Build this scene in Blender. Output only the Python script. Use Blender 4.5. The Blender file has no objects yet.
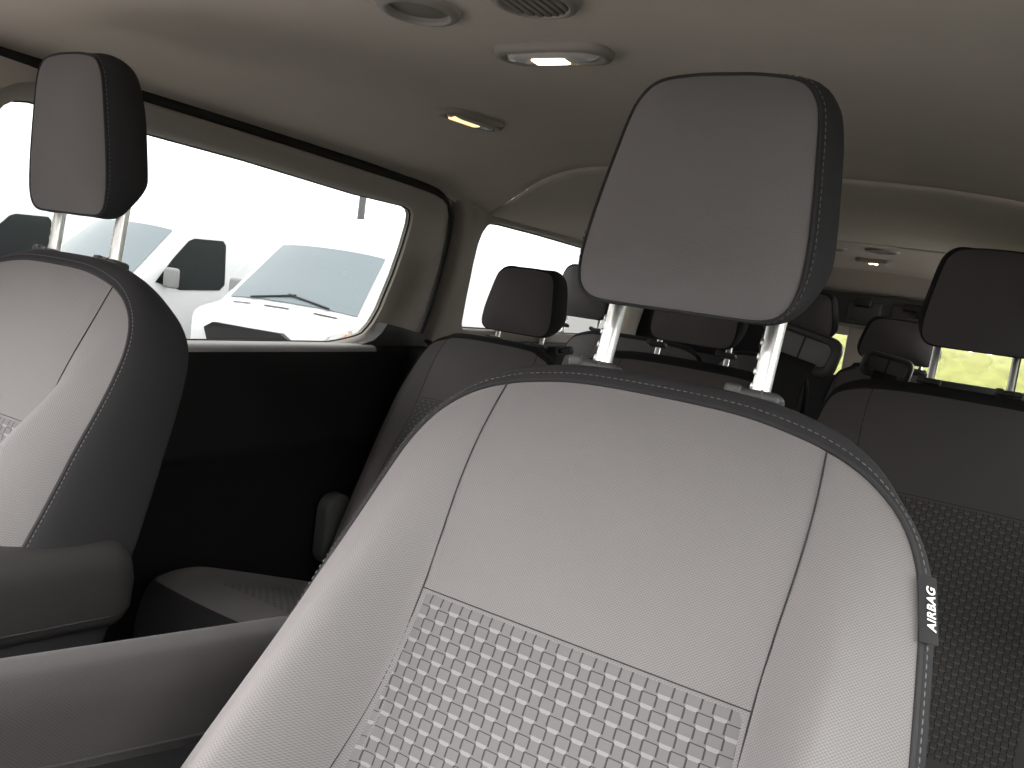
import bpy, math, random
from mathutils import Vector, Matrix
random.seed(7)
S = bpy.context.scene
COL = S.collection
pi = math.pi
R = math.radians

# ------------------------------------------------------------------ helpers
class MB:
    """collects vertices and faces (with optional uv in metres) for ONE mesh object"""
    def __init__(s): s.v=[]; s.f=[]; s.uv={}; s.mi=[]
    def add(s, v, f, uv=None, mi=0):
        b=len(s.v); s.v+= [tuple(p) for p in v]
        s.f+= [tuple(i+b for i in q) for q in f]; s.mi += [mi]*len(f)
        if uv:
            for i,u in enumerate(uv): s.uv[b+i]=u
        return s
    def grid(s, P, uv=None, closed=False, mi=0):
        n=len(P); m=len(P[0]); v=[p for r in P for p in r]; f=[]
        for i in range(n-1):
            for j in range(m if closed else m-1):
                k=(j+1)%m
                f.append((i*m+j, i*m+k, (i+1)*m+k, (i+1)*m+j))
        return s.add(v,f,[p for r in uv for p in r] if uv else None, mi)
    def tube(s, path, r, n=8, cap=True, up=Vector((0,0,1)), flat=None, mi=0):
        path=[Vector(p) for p in path]; rings=[]
        for i,p in enumerate(path):
            a=path[max(i-1,0)]; b=path[min(i+1,len(path)-1)]
            d=(b-a); d=d.normalized() if d.length>1e-9 else Vector((0,0,1))
            x=d.cross(up)
            if x.length<1e-4: x=d.cross(Vector((1,0,0)))
            x.normalize(); y=x.cross(d)
            rr=r[i] if isinstance(r,(list,tuple)) else r
            fx=1 if flat is None else flat
            rings.append([p+x*(rr*math.cos(2*pi*k/n))+y*(rr*fx*math.sin(2*pi*k/n)) for k in range(n)])
        b=len(s.v); s.grid(rings, closed=True, mi=mi)
        if cap:
            s.f.append(tuple(b+k for k in range(n))[::-1]); s.mi.append(mi)
            s.f.append(tuple(b+(len(path)-1)*n+k for k in range(n))); s.mi.append(mi)
        return s
    def box(s, c, size, bev=.004, M=None, seg=2, mi=0):
        """rounded box"""
        import bmesh
        bm=bmesh.new(); bmesh.ops.create_cube(bm,size=1)
        for v in bm.verts: v.co=Vector((v.co.x*size[0],v.co.y*size[1],v.co.z*size[2]))
        if bev>0: bmesh.ops.bevel(bm,geom=bm.edges[:],offset=min(bev,min(size)*.49),segments=seg,profile=.5,affect='EDGES')
        bm.verts.ensure_lookup_table(); c=Vector(c)
        vs=[(M@v.co if M else v.co)+c for v in bm.verts]
        s.add(vs,[tuple(v.index for v in f.verts) for f in bm.faces],[(v.x,v.y) for v in vs],mi); bm.free()
        return s
    def prism(s, front, back, cap=True, mi=0):
        n=len(front); b=len(s.v); s.grid([front,back],closed=True,mi=mi)
        if cap:
            s.f.append(tuple(b+k for k in range(n))[::-1]); s.mi.append(mi)
            s.f.append(tuple(b+n+k for k in range(n))); s.mi.append(mi)
        return s
    def build(s, name, mats, parent=None, smooth=True, kind=None, angle=None):
        me=bpy.data.meshes.new(name); me.from_pydata(s.v,[],s.f); 
        if not isinstance(mats,(list,tuple)): mats=[mats]
        for m in mats: me.materials.append(m)
        l=me.uv_layers.new(name='UVMap')
        if s.uv:
            for p in me.polygons:
                for li,vi in zip(p.loop_indices,p.vertices):
                    l.data[li].uv=s.uv.get(vi,(0,0))
        for p,mi in zip(me.polygons,s.mi): p.material_index=mi
        import bmesh
        bm=bmesh.new(); bm.from_mesh(me); bmesh.ops.recalc_face_normals(bm,faces=bm.faces); bm.to_mesh(me); bm.free()
        me.update()
        if smooth:
            me.shade_smooth() if angle is None else me.set_sharp_from_angle(angle=R(angle))
        o=bpy.data.objects.new(name,me); COL.objects.link(o)
        if parent: o.parent=parent
        if kind: o['kind']=kind
        return o
def empty(name, loc, label=None, cat=None, group=None, kind=None):
    o=bpy.data.objects.new(name,None); COL.objects.link(o); o.location=loc; o.empty_display_size=.1
    return tag(o,label,cat,group,kind)
def tag(o,label=None,cat=None,group=None,kind=None):
    if label: o['label']=label
    if cat: o['category']=cat
    if group: o['group']=group
    if kind: o['kind']=kind
    return o
def rebase(root,loc):
    """put the root at its own base while its parts keep their places"""
    root.location=loc
    for c in root.children: c.matrix_parent_inverse=Matrix.Translation(-Vector(loc))
def lerp(a,b,t): return a+(b-a)*t
def sm(t): t=max(0,min(1,t)); return t*t*(3-2*t)
def catmull(pts, n, closed=False):
    """resample a polyline through pts as n points evenly spaced"""
    P=[Vector(p) for p in pts]; m=len(P); out=[]
    segs=m if closed else m-1
    for i in range(segs):
        if closed: a,b,c,d=P[i-1],P[i],P[(i+1)%m],P[(i+2)%m]
        else: a,b,c,d=P[max(i-1,0)],P[i],P[i+1],P[min(i+2,m-1)]
        for k in range(24):
            t=k/24
            out.append(.5*((2*b)+(c-a)*t+(2*a-5*b+4*c-d)*t*t+(3*b-a-3*c+d)*t**3))
    if not closed: out.append(P[-1])
    if closed: out.append(out[0])
    L=[0]
    for i in range(1,len(out)): L.append(L[-1]+(out[i]-out[i-1]).length)
    tot=L[-1]; res=[]; j=0
    for k in range(n):
        s=tot*k/(n if closed else n-1)
        while j<len(L)-2 and L[j+1]<s: j+=1
        t=(s-L[j])/max(L[j+1]-L[j],1e-12)
        res.append(out[j].lerp(out[j+1],t))
    return res
def rrect(a0,b0,a1,b1,r,n=6):
    """rounded rectangle outline in 2d; r one radius or four (a0b0, a1b0, a1b1, a0b1)"""
    rs=r if isinstance(r,(list,tuple)) else [r]*4; out=[]
    for (cx,cy,q),rr in zip(((a0,b0,2),(a1,b0,3),(a1,b1,0),(a0,b1,1)),rs):
        x=cx+(rr if cx==a0 else -rr); y=cy+(rr if cy==b0 else -rr)
        for k in range(n+1):
            t=(q+k/n)*pi/2; out.append((x+rr*math.cos(t),y+rr*math.sin(t)))
    return out

# ------------------------------------------------------------------ materials
def newmat(name):
    m=bpy.data.materials.new(name); m.use_nodes=True
    nt=m.node_tree; b=nt.nodes['Principled BSDF']
    return m,nt,b
class NT:
    def __init__(s,nt): s.nt=nt
    def n(s,t,**k):
        o=s.nt.nodes.new(t)
        for a,b in k.items(): setattr(o,a,b)
        return o
    def set(s,sock,val):
        if hasattr(val,'is_linked') : s.nt.links.new(val,sock)
        else: sock.default_value=val
    def m(s,op,a,b=None,c=None):
        o=s.n('ShaderNodeMath',operation=op); s.set(o.inputs[0],a)
        if b is not None: s.set(o.inputs[1],b)
        if c is not None: s.set(o.inputs[2],c)
        return o.outputs[0]
    def mix(s,f,a,b):
        o=s.n('ShaderNodeMix',data_type='RGBA'); s.set(o.inputs[0],f); s.set(o.inputs[6],a); s.set(o.inputs[7],b); return o.outputs[2]
def c4(c): return (c[0],c[1],c[2],1)
def plain(name,col,rough=.6,metal=0,noise=0,nscale=40,bump=0,bscale=200,spec=.5):
    m,nt,b=newmat(name); q=NT(nt)
    b.inputs['Base Color'].default_value=c4(col); b.inputs['Roughness'].default_value=rough; b.inputs['Metallic'].default_value=metal
    b.inputs['Specular IOR Level'].default_value=spec
    if noise or bump: tc=q.n('ShaderNodeTexCoord')
    if noise:
        nz=q.n('ShaderNodeTexNoise'); nz.inputs['Scale'].default_value=nscale; nz.inputs['Detail'].default_value=4
        nt.links.new(tc.outputs['Object'],nz.inputs['Vector'])
        lo=tuple(x*(1-noise) for x in col); hi=tuple(min(1,x*(1+noise)) for x in col)
        nt.links.new(q.mix(nz.outputs[0],c4(lo),c4(hi)),b.inputs['Base Color'])
    if bump:
        n2=q.n('ShaderNodeTexNoise'); n2.inputs['Scale'].default_value=bscale; n2.inputs['Detail'].default_value=3
        nt.links.new(tc.outputs['Object'],n2.inputs['Vector'])
        bp=q.n('ShaderNodeBump'); bp.inputs['Strength'].default_value=bump; bp.inputs['Distance'].default_value=.002
        nt.links.new(n2.outputs[0],bp.inputs['Height']); nt.links.new(bp.outputs[0],b.inputs['Normal'])
    return m
def weave(name,col,p=.0028,contrast=.34,sheen=.05,bump=.35):
    """fine woven cloth, uv in metres"""
    m,nt,b=newmat(name); q=NT(nt)
    uv=q.n('ShaderNodeUVMap'); sx=q.n('ShaderNodeSeparateXYZ'); nt.links.new(uv.outputs[0],sx.inputs[0])
    u,v=sx.outputs[0],sx.outputs[1]
    # twill: diagonal offset rows
    a=q.m('SINE',q.m('MULTIPLY',u,2*pi/p))
    c=q.m('SINE',q.m('MULTIPLY',v,2*pi/(p*.85)))
    h=q.m('MULTIPLY_ADD',q.m('MULTIPLY',a,c),.5,.5)
    nz=q.n('ShaderNodeTexNoise'); nz.inputs['Scale'].default_value=900; nt.links.new(uv.outputs[0],nz.inputs['Vector'])
    hh=q.m('ADD',q.m('MULTIPLY',h,.7),q.m('MULTIPLY',nz.outputs[0],.3))
    lo=tuple(x*(1-contrast) for x in col); hi=tuple(x*(1+contrast) for x in col)
    nt.links.new(q.mix(hh,c4(lo),c4(hi)),b.inputs['Base Color'])
    bp=q.n('ShaderNodeBump'); bp.inputs['Strength'].default_value=bump; bp.inputs['Distance'].default_value=.0006
    nt.links.new(hh,bp.inputs['Height']); nt.links.new(bp.outputs[0],b.inputs['Normal'])
    b.inputs['Roughness'].default_value=.9; b.inputs['Specular IOR Level'].default_value=.2
    b.inputs['Sheen Weight'].default_value=sheen; b.inputs['Sheen Roughness'].default_value=.5
    return m
def basket(name,col,P=.0216,H=.0108):
    """the staggered block weave of the centre insert, uv in metres"""
    m,nt,b=newmat(name); q=NT(nt)
    uv=q.n('ShaderNodeUVMap'); sx=q.n('ShaderNodeSeparateXYZ'); nt.links.new(uv.outputs[0],sx.inputs[0])
    u,v=sx.outputs[0],sx.outputs[1]
    row=q.m('DIVIDE',v,H); ri=q.m('FLOOR',row); fb=q.m('SUBTRACT',row,ri)
    off=q.m('MULTIPLY',q.m('MODULO',q.m('ABSOLUTE',ri),2.0),.5)
    fa=q.m('FRACT',q.m('ADD',q.m('ADD',q.m('DIVIDE',u,P),off),50.0))
    inx=q.m('MULTIPLY',q.m('GREATER_THAN',fa,.22),q.m('LESS_THAN',fa,.78))     # inside the raised block
    side=q.m('LESS_THAN',q.m('ABSOLUTE',q.m('SUBTRACT',q.m('ABSOLUTE',q.m('SUBTRACT',fa,.5)),.28)),.034)
    lowr=q.m('LESS_THAN',fb,.78)
    dside=q.m('MULTIPLY',side,lowr)
    dtop=q.m('MULTIPLY',inx,q.m('LESS_THAN',q.m('ABSOLUTE',q.m('SUBTRACT',fb,.78)),.035))
    dark=q.m('MAXIMUM',dside,dtop)
    outx=q.m('SUBTRACT',1.0,inx)
    light=q.m('MULTIPLY',outx,q.m('GREATER_THAN',fb,.72))
    nz=q.n('ShaderNodeTexNoise'); nz.inputs['Scale'].default_value=1400; nt.links.new(uv.outputs[0],nz.inputs['Vector'])
    k=q.m('MULTIPLY_ADD',nz.outputs[0],.35,.80)
    base=q.mix(light,c4(tuple(x*.92 for x in col)),c4(tuple(x*1.5 for x in col)))
    base=q.mix(dark,base,c4(tuple(x*.30 for x in col)))
    vm=q.n('ShaderNodeVectorMath',operation='SCALE'); nt.links.new(base,vm.inputs[0]); nt.links.new(k,vm.inputs['Scale'])
    nt.links.new(vm.outputs[0],b.inputs['Base Color'])
    hh=q.m('ADD',q.m('MULTIPLY',q.m('MULTIPLY',inx,lowr),.7),q.m('SUBTRACT',q.m('MULTIPLY',nz.outputs[0],.25),q.m('MULTIPLY',dark,.5)))
    bp=q.n('ShaderNodeBump'); bp.inputs['Strength'].default_value=.6; bp.inputs['Distance'].default_value=.0015
    nt.links.new(hh,bp.inputs['Height']); nt.links.new(bp.outputs[0],b.inputs['Normal'])
    b.inputs['Roughness'].default_value=.9; b.inputs['Specular IOR Level'].default_value=.2; b.inputs['Sheen Weight'].default_value=.03
    return m
def glassmat(name,tint,gloss=.06):
    m=bpy.data.materials.new(name); m.use_nodes=True; nt=m.node_tree; nt.nodes.clear(); q=NT(nt)
    out=q.n('ShaderNodeOutputMaterial'); t=q.n('ShaderNodeBsdfTransparent'); g=q.n('ShaderNodeBsdfGlossy'); mx=q.n('ShaderNodeMixShader')
    t.inputs[0].default_value=c4(tint); g.inputs['Roughness'].default_value=.02; mx.inputs[0].default_value=gloss
    nt.links.new(t.outputs[0],mx.inputs[1]); nt.links.new(g.outputs[0],mx.inputs[2]); nt.links.new(mx.outputs[0],out.inputs[0])
    return m
def emit(name,col,st):
    m,nt,b=newmat(name); b.inputs['Base Color'].default_value=c4(col)
    b.inputs['Emission Color'].default_value=c4(col); b.inputs['Emission Strength'].default_value=st
    return m

FAB=weave('seat_cloth',(.150,.1405,.140))
BSK=basket('insert_cloth',(.145,.138,.140))
DARK=weave('side_cloth',(.026,.025,.027),p=.0026,contrast=.15,sheen=0,bump=.2)
ARMC=weave('armrest_cloth',(.027,.0245,.0245),p=.0034,contrast=.35,sheen=.05)
ARMV=plain('armrest_vinyl',(.021,.0195,.0195),rough=.62,bump=.15,bscale=500)
SEAM=plain('seam_thread',(.02,.019,.02),rough=.9)
STIT=plain('pale_thread',(.12,.115,.112),rough=.8)
CHRM=plain('chrome',(.92,.92,.90),rough=.38,metal=1)
PLAS=plain('black_plastic',(.018,.018,.019),rough=.5)
TRIMD2=plain('upper_trim',(.05,.05,.052),rough=.6)
GUID=plain('grey_plastic',(.055,.054,.055),rough=.45)
HEAD=plain('headliner_cloth',(.63,.56,.485),rough=.95,noise=.05,nscale=9,bump=.12,bscale=900,spec=.1)
TRIM=plain('pillar_trim',(.36,.325,.285),rough=.6,noise=.03,nscale=20)
TRIMD=plain('dark_trim',(.055,.055,.056),rough=.6)
DOORP=plain('door_panel_black',(.0085,.0085,.0095),rough=.55,bump=.1,bscale=600,spec=.3)
SILL=plain('sill_grey',(.30,.29,.29),rough=.55)
SEAL=plain('rubber_seal',(.010,.010,.010),rough=.75)
CARP=plain('carpet',(.010,.010,.011),rough=1,noise=.3,nscale=300)
GLS=glassmat('side_glass',(.21,.217,.214),.04)
GLSC=glassmat('clear_glass',(.85,.87,.86),.04)
GLS2=glassmat('near_clear_glass',(.9,.91,.9),.04)  # nearly clear, so the unseen rear right window brightens the rear ceiling
GLSD=glassmat('dark_glass',(.28,.29,.28),.04)
GLSB=glassmat('rear_glass',(.60,.61,.60),.04)
GLSR=glassmat('privacy_glass',(.20,.207,.205),.04)
LENS=plain('lamp_lens',(.55,.54,.52),rough=.25)
BULB=emit('lit_bulb',(1,.70,.40),9)
BULB2=emit('lit_lens',(1,.62,.28),.75)
WHITE=plain('white_paint',(.80,.81,.82),rough=.3)
CARG=plain('car_glass',(.21,.25,.275),rough=.08)
CARGD=plain('car_side_glass',(.012,.016,.016),rough=.15,spec=.2)
GRIL=plain('car_grille',(.012,.012,.013),rough=.5)
BELT=plain('belt_webbing',(.012,.012,.013),rough=.8)
TXT=plain('white_print',(.85,.85,.83),rough=.7)

# ------------------------------------------------------------------ upholstered slab
class Slab:
    """padded upholstered block: outline (u,v) ccw seen from the front, front height field h(u,v,r)"""
    def __init__(s, P0, U, V, outline, n, T, H0, bulge, bol=None, back=.015, prof=.8, edgep=5, cen=None, Tf=None, epull=0, D=None):
        s.P0=Vector(P0); s.U=Vector(U).normalized(); s.V=Vector(V).normalized(); s.N=s.U.cross(s.V)
        s.O=catmull([(a,b,0) for a,b in outline],n,True); s.n=n; s.T=T; s.H0=H0; s.bulge=bulge; s.bol=bol; s.back=back; s.prof=prof; s.ep=edgep; s.Tf=Tf or (lambda u,v:1.0); s.epull=epull
        s.D=Vector(D).normalized() if D else -s.N
        if cen is None:
            cen=(sum(p.x for p in s.O)/n, sum(p.y for p in s.O)/n)
        s.c=Vector((cen[0],cen[1],0))
        tab=sorted((math.atan2(p.y-s.c.y,p.x-s.c.x),(p-s.c).length) for p in s.O)
        s.tab=tab
        area=sum(s.O[i].x*s.O[(i+1)%n].y-s.O[(i+1)%n].x*s.O[i].y for i in range(n)); sg=1 if area>0 else -1
        s.nor=[]
        for i in range(n):
            d=s.O[(i+1)%n]-s.O[i-1]; s.nor.append(Vector((sg*d.y,-sg*d.x,0)).normalized())
    def rad(s,th):
        T=s.tab; lo,hi=0,len(T)
        import bisect
        i=bisect.bisect_left(T,(th,0)); a=T[i-1]; b=T[i%len(T)]
        da=(th-a[0])%(2*pi); dd=(b[0]-a[0])%(2*pi)
        return lerp(a[1],b[1],da/dd if dd>1e-9 else 0)
    def h(s,u,v,r=None):
        if r is None:
            d=Vector((u,v,0))-s.c; r=d.length/s.rad(math.atan2(d.y,d.x)) if d.length>1e-6 else 0
        r=min(r,1)
        return s.H0*(1-r**s.ep)+(s.bol(u,v)*(1-s.epull*r**7) if s.bol else 0)
    def pt(s,u,v,h): return s.P0+s.U*u+s.V*v+s.N*h
    def surf(s,u,v,lift=0): return s.pt(u,v,s.h(u,v)+lift)
    def front(s,name,mat,parent,rings=30):
        mb=MB(); P=[];UV=[]
        for k in range(rings+1):
            r=1-(1-k/rings)**1.7 if k else .002
            row=[];ur=[]
            for o in s.O:
                q=s.c+(o-s.c)*r; row.append(s.pt(q.x,q.y,s.h(q.x,q.y,r))); ur.append((q.x,q.y))
            P.append(row);UV.append(ur)
        mb.grid(P,UV,closed=True)
        mb.f.append(tuple(range(s.n))); mb.mi.append(0)
        return mb.build(name,mat,parent)
    def band_pt(s,i,t,lift=0):
        o=s.O[i%s.n]; h0=s.h(o.x,o.y,1)
        b=s.bulge(o.x,o.y) if callable(s.bulge) else s.bulge
        k=max(0,math.sin(pi*min(1,t**s.prof)))**.75*b+lift
        q=o+s.nor[i%s.n]*k
        return s.pt(q.x,q.y,h0*(1-t))+s.D*(s.T*s.Tf(o.x,o.y)*t)
    def side(s,name,mat,parent,m=12):
        mb=MB(); P=[];UV=[]; acc=0
        for j in range(m+1):
            t=(1-math.cos(pi*j/m))/2
            P.append([s.band_pt(i,t) for i in range(s.n)])
            UV.append([(i*.008,t*s.T) for i in range(s.n)])
        for k in range(1,9):
            r=1-k/8*.998
            row=[]
            for o in s.O:
                q=s.c+(o-s.c)*r; row.append(s.pt(q.x,q.y,0)+s.D*(s.T*s.Tf(q.x,q.y)+s.back*(1-r**2.5)))
            P.append(row); UV.append([((s.c+(o-s.c)*r).x,(s.c+(o-s.c)*r).y) for o in s.O])
        mb.grid(P,UV,closed=True)
        return mb.build(name,mat,parent)
    def piping(s,name,mat,parent,r=.0022):
        mb=MB(); path=[s.band_pt(i,0.0,.0006) for i in range(s.n+1)]
        mb.tube(path,r,6,cap=False); return mb.build(name,mat,parent)
    def stitches(s,name,mat,parent,t=.05,step=.0062,ln=.0040,r=.00055,i0=0,i1=None,lift=.001):
        i1=s.n if i1 is None else i1
        path=[s.band_pt(i,t,lift) for i in range(i0,i1+1)]
        return stitch_path(path,name,mat,parent,step,ln,r)
    def line(s,uvs,name,mat,parent,r=.0009,lift=0,n=40):
        pts=catmull([(a,b,0) for a,b in uvs],n); mb=MB()
        mb.tube([s.surf(p.x,p.y,lift) for p in pts],r,6); return mb.build(name,mat,parent)
    def patch(s,name,mat,parent,left,right,v0,v1,lift=.0012,nu=40,nv=40):
        """a panel laid on the face between two side curves left(v), right(v)"""
        mb=MB();P=[];UV=[]
        for j in range(nv+1):
            v=lerp(v0,v1,j/nv); row=[];ur=[]
            for i in range(nu+1):
                u=lerp(left(v),right(v),i/nu)
                e=min(i,nu-i,j)  # edges tuck down
                row.append(s.surf(u,v,lift if e>0 else -.0008)); ur.append((u,v-v0))
            P.append(row);UV.append(ur)
        mb.grid(P,UV); return mb.build(name,mat,parent)
def stitch_path(path,name,mat,parent,step=.0062,ln=.004,r=.00055):
    mb=MB(); L=[0]
    for i in range(1,len(path)): L.append(L[-1]+(path[i]-path[i-1]).length)
    def at(x):
        j=0
        import bisect
        j=max(0,min(len(L)-2,bisect.bisect_right(L,x)-1)); t=(x-L[j])/max(1e-9,L[j+1]-L[j]); return path[j].lerp(path[j+1],t)
    x=0
    while x+ln<L[-1]:
        a,b=at(x),at(x+ln); m_=a.lerp(b,.5)
        mb.tube([a,m_,b],[r*.6,r,r*.6],5); x+=step
    return mb.build(name,mat,parent)
def mirror(pts):
    """right half outline from top centre down to bottom centre -> full ccw outline (seen from front, u to the right)"""
    left=[(-a,b) for a,b in pts if abs(a)>1e-6]
    return left+[p for p in reversed(pts)] if False else [p for p in reversed(pts)]+[(-a,b) for a,b in pts if a>1e-6]

# ------------------------------------------------------------------ seats
BACK_R=[(0,.007),(.045,.0065),(.085,.004),(.125,-.003),(.158,-.0125),(.19,-.029),(.217,-.055),(.234,-.09),(.243,-.134),(.253,-.22),(.262,-.32),(.268,-.42),(.268,-.50),(.255,-.56),(.20,-.585),(.1,-.59),(0,-.59)]
HEAD_R=[(0,-.010),(.05,-.010),(.080,-.0085),(.095,0),(.1025,.018),(.1035,.05),(.100,.09),(.094,.135),(.089,.168),(.0825,.191),(.0665,.2085),(.034,.2145),(0,.2155)]
def guide_mesh(c,nrm_tilt):
    mb=MB(); M=Matrix.Rotation(nrm_tilt,3,'X')
    mb.box(Vector(c)+Vector((0,0,.002)),(.046,.030,.014),.006,M,3)
    mb.box(Vector(c)+M@Vector((-.020,-.004,.004)),(.016,.026,.014),.004,M,2)
    mb.box(Vector(c)+M@Vector((.006,-.0145,.004)),(.0015,.003,.010),.0005,M,1)
    return mb
def headrest_part(root,x,y,z,tilt=12,w=1.0,hgt=1.0,post_dx=.079,post_y=.0,post_bottom=None,lean=15,T=.092,post_r=.0088,stitch=True,facem=None,notch=True,name='headrest',sb=.024):
    """x,y,z = centre of the lower front edge"""
    t=R(tilt); out=mirror([(a*w,b*hgt) for a,b in HEAD_R])
    sl=Slab((x,y,z),(1,0,0),(0,math.sin(t),math.cos(t)),out,140,T,.021,lambda u,v:(.005+sb*sm((abs(u)/w-.03)/.055))*lerp(.25,1,sm((v/hgt+.005)/.06)),back=.018,prof=.8,edgep=2.6,cen=(0,.1*hgt),Tf=lambda u,v: .50+.50*sm((v/hgt+.012)/.065)-.12*sm((v/hgt-.13)/.09),D=(0,1,.0))
    f=sl.front(name,facem or FAB,root,22)
    sl.side('side_panel',DARK,f)
    sl.piping('piping',SEAM,f,.0018)
    if stitch:
        # right-hand stitched seam, then over the top
        idx=[i for i,o in enumerate(sl.O) if o.y>.012*hgt]
        i0=min(i for i in idx if sl.O[i].x>0); 
        n_top=len(idx)
        sl.stitches('stitching',STIT,f,.03,i0=i0,i1=i0+n_top-1,lift=.0012)
    b=post_bottom
    for sx in (-1,1):
        mb=MB(); p0=Vector((x+sx*post_dx,post_y,b-.03)); 
        d=Vector((0,math.sin(R(lean)),math.cos(R(lean))))
        L=(z-b)/math.cos(R(lean))+.045
        mb.tube([p0+d*(L*k/24) for k in range(25)],post_r,16)
        if notch:
            for k in range(4):
                mb.box(p0+d*(.042+.014*k)+Vector((-post_r*.93,-.001,0)),(.0028,post_r*1.1,.0065),.001,Matrix.Rotation(-R(lean),3,'X'),1)
        mb.build('post',CHRM,f)
    return sl,f
def make_seat(name,x,y,z,recline,back_pts,label,cat,group,head,ins_v=-.222,seam_top=.152,T=.10,H0=.026,side_b=.010,top_b=.027,
              bolster=.034,cushion=None,stitch=True,facem=None,insm=None,tagged=False,half=.26,rings=34,n=220,guides=True,bgrow=0,epull=.3,ins_end=-.52):
    """x centre; y,z = centre of the upper front seam"""
    t=R(recline); facem=facem or FAB; insm=insm or BSK
    root=empty(name,(0,0,0),label,cat,group)
    st=seam_top
    def bol(u,v): return bolster*(1+bgrow*sm((-v-.12)/.45))*sm((abs(u)-st*.93)/(st*.42))*sm((-v-.03)/.22)-.0022*math.exp(-((abs(u)-seam_u(v))/.007)**2)
    def seam_u(v): return st+ (.003 if v<-.05 else 0) - .006*sm((-v-.08)/.14)+.016*sm((-v-.24)/.25)
    sl=Slab((x,y,z),(1,0,0),(0,math.sin(t),math.cos(t)),mirror(back_pts),n,T,H0,lambda u,v: lerp(side_b,top_b,sm((v+.05)/.055)),bol,back=.03,prof=.62,edgep=3.0,cen=(0,-.26),epull=epull)
    f=sl.front('backrest',facem,root,rings)
    sl.side('side_panel',DARK,f)
    sl.piping('piping',SEAM,f,.0022)
    for sg in (-1,1):
        top=max(p[1] for p in back_pts if abs(abs(p[0])-st)<.06) if False else None
        # start the seam on the outline
        vv=.02
        while True:
            d=Vector((sg*seam_u(vv),vv,0))-sl.c
            if d.length<sl.rad(math.atan2(d.y,d.x)) or vv<-.1: break
            vv-=.001
        sl.line([(sg*seam_u(v),v) for v in [vv-.001-.05*k for k in range(11)]],'seam',SEAM,f,.0007,.0010)
    sl.patch('centre_insert',insm,f,lambda v:-seam_u(v)+.001,lambda v:seam_u(v)-.001,ins_v,ins_end)
    sl.line([(lerp(-seam_u(ins_v),seam_u(ins_v),k/10),ins_v+.0005) for k in range(11)],'seam',SEAM,f,.0005,.0002)
    if stitch:
        idx=[i for i,o in enumerate(sl.O) if o.y>-.5]
        i0=min(i for i in idx if sl.O[i].x>0)
        sl.stitches('stitching',STIT,f,.006,i0=i0,i1=i0+len(idx)-1,lift=.0030)
    if head:
        pb=head['pb']
        hs,hf=headrest_part(root,x+head.get('dx',0),head['y'],head['z'],head.get('tilt',12),head.get('w',1),head.get('h',1),head.get('pdx',.079),head.get('py',0),pb,head.get('lean',15),stitch=head.get('stitch',True),facem=head.get('facem'),post_r=head.get('pr',.0088),notch=head.get('notch',True),T=head.get('T',.092),sb=head.get('sb',.008))
        if guides:
            for sx in (-1,1):
                guide_mesh((x+head.get('dx',0)+sx*head.get('pdx',.079),head.get('py',0),pb-.001),R(-12)).build('post_guide',GUID,root)
    if cushion:
        cx,cy0,cy1,cz,hw=cushion   # front edge y0, rear y1, top z, half width
        L=cy1-cy0
        pts=[(0,L),(hw*.6,L),(hw*.92,L*.97),(hw,L*.88),(hw*1.02,L*.5),(hw,L*.15),(hw*.9,L*.03),(hw*.6,0),(0,-.012)]
        tc=R(20)
        def cb(u,v): return .028*sm((abs(u)-hw*.6)/(hw*.25))*sm((v)/.12)
        cs=Slab((cx,cy0,cz),(1,0,0),(0,math.cos(tc),-math.sin(tc)),mirror(pts),120,.12,.035,.012,cb,back=.0,prof=.8,edgep=4,cen=(0,L*.5))
        cf=cs.front('cushion',facem,root,20); cs.side('cushion_side',DARK,cf); cs.piping('piping',SEAM,cf)
        cs.patch('cushion_insert',insm,cf,lambda v:-hw*.58,lambda v:hw*.58,L*.9,L*.18,nu=24,nv=24)
        mb=MB(); mb.box((cx,lerp(cy0,cy1,.55),(cz-.13)/2),(hw*1.5,L*.7,max(.05,cz-.13)),.02); mb.build('seat_base',PLAS,root)
    return root,sl

FH=dict(y=-.030,z=1.079,pb=1.0,T=.108,sb=.008)
seat,mainsl=make_seat('front_seat',.475,-.045,.985,24,BACK_R,'grey and black front seat with woven insert and AIRBAG tag, largest in view','seat','front seats',FH,cushion=(.475,-.80,-.30,.43,.25),bgrow=2.6,epull=.60,bolster=.056)
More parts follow.
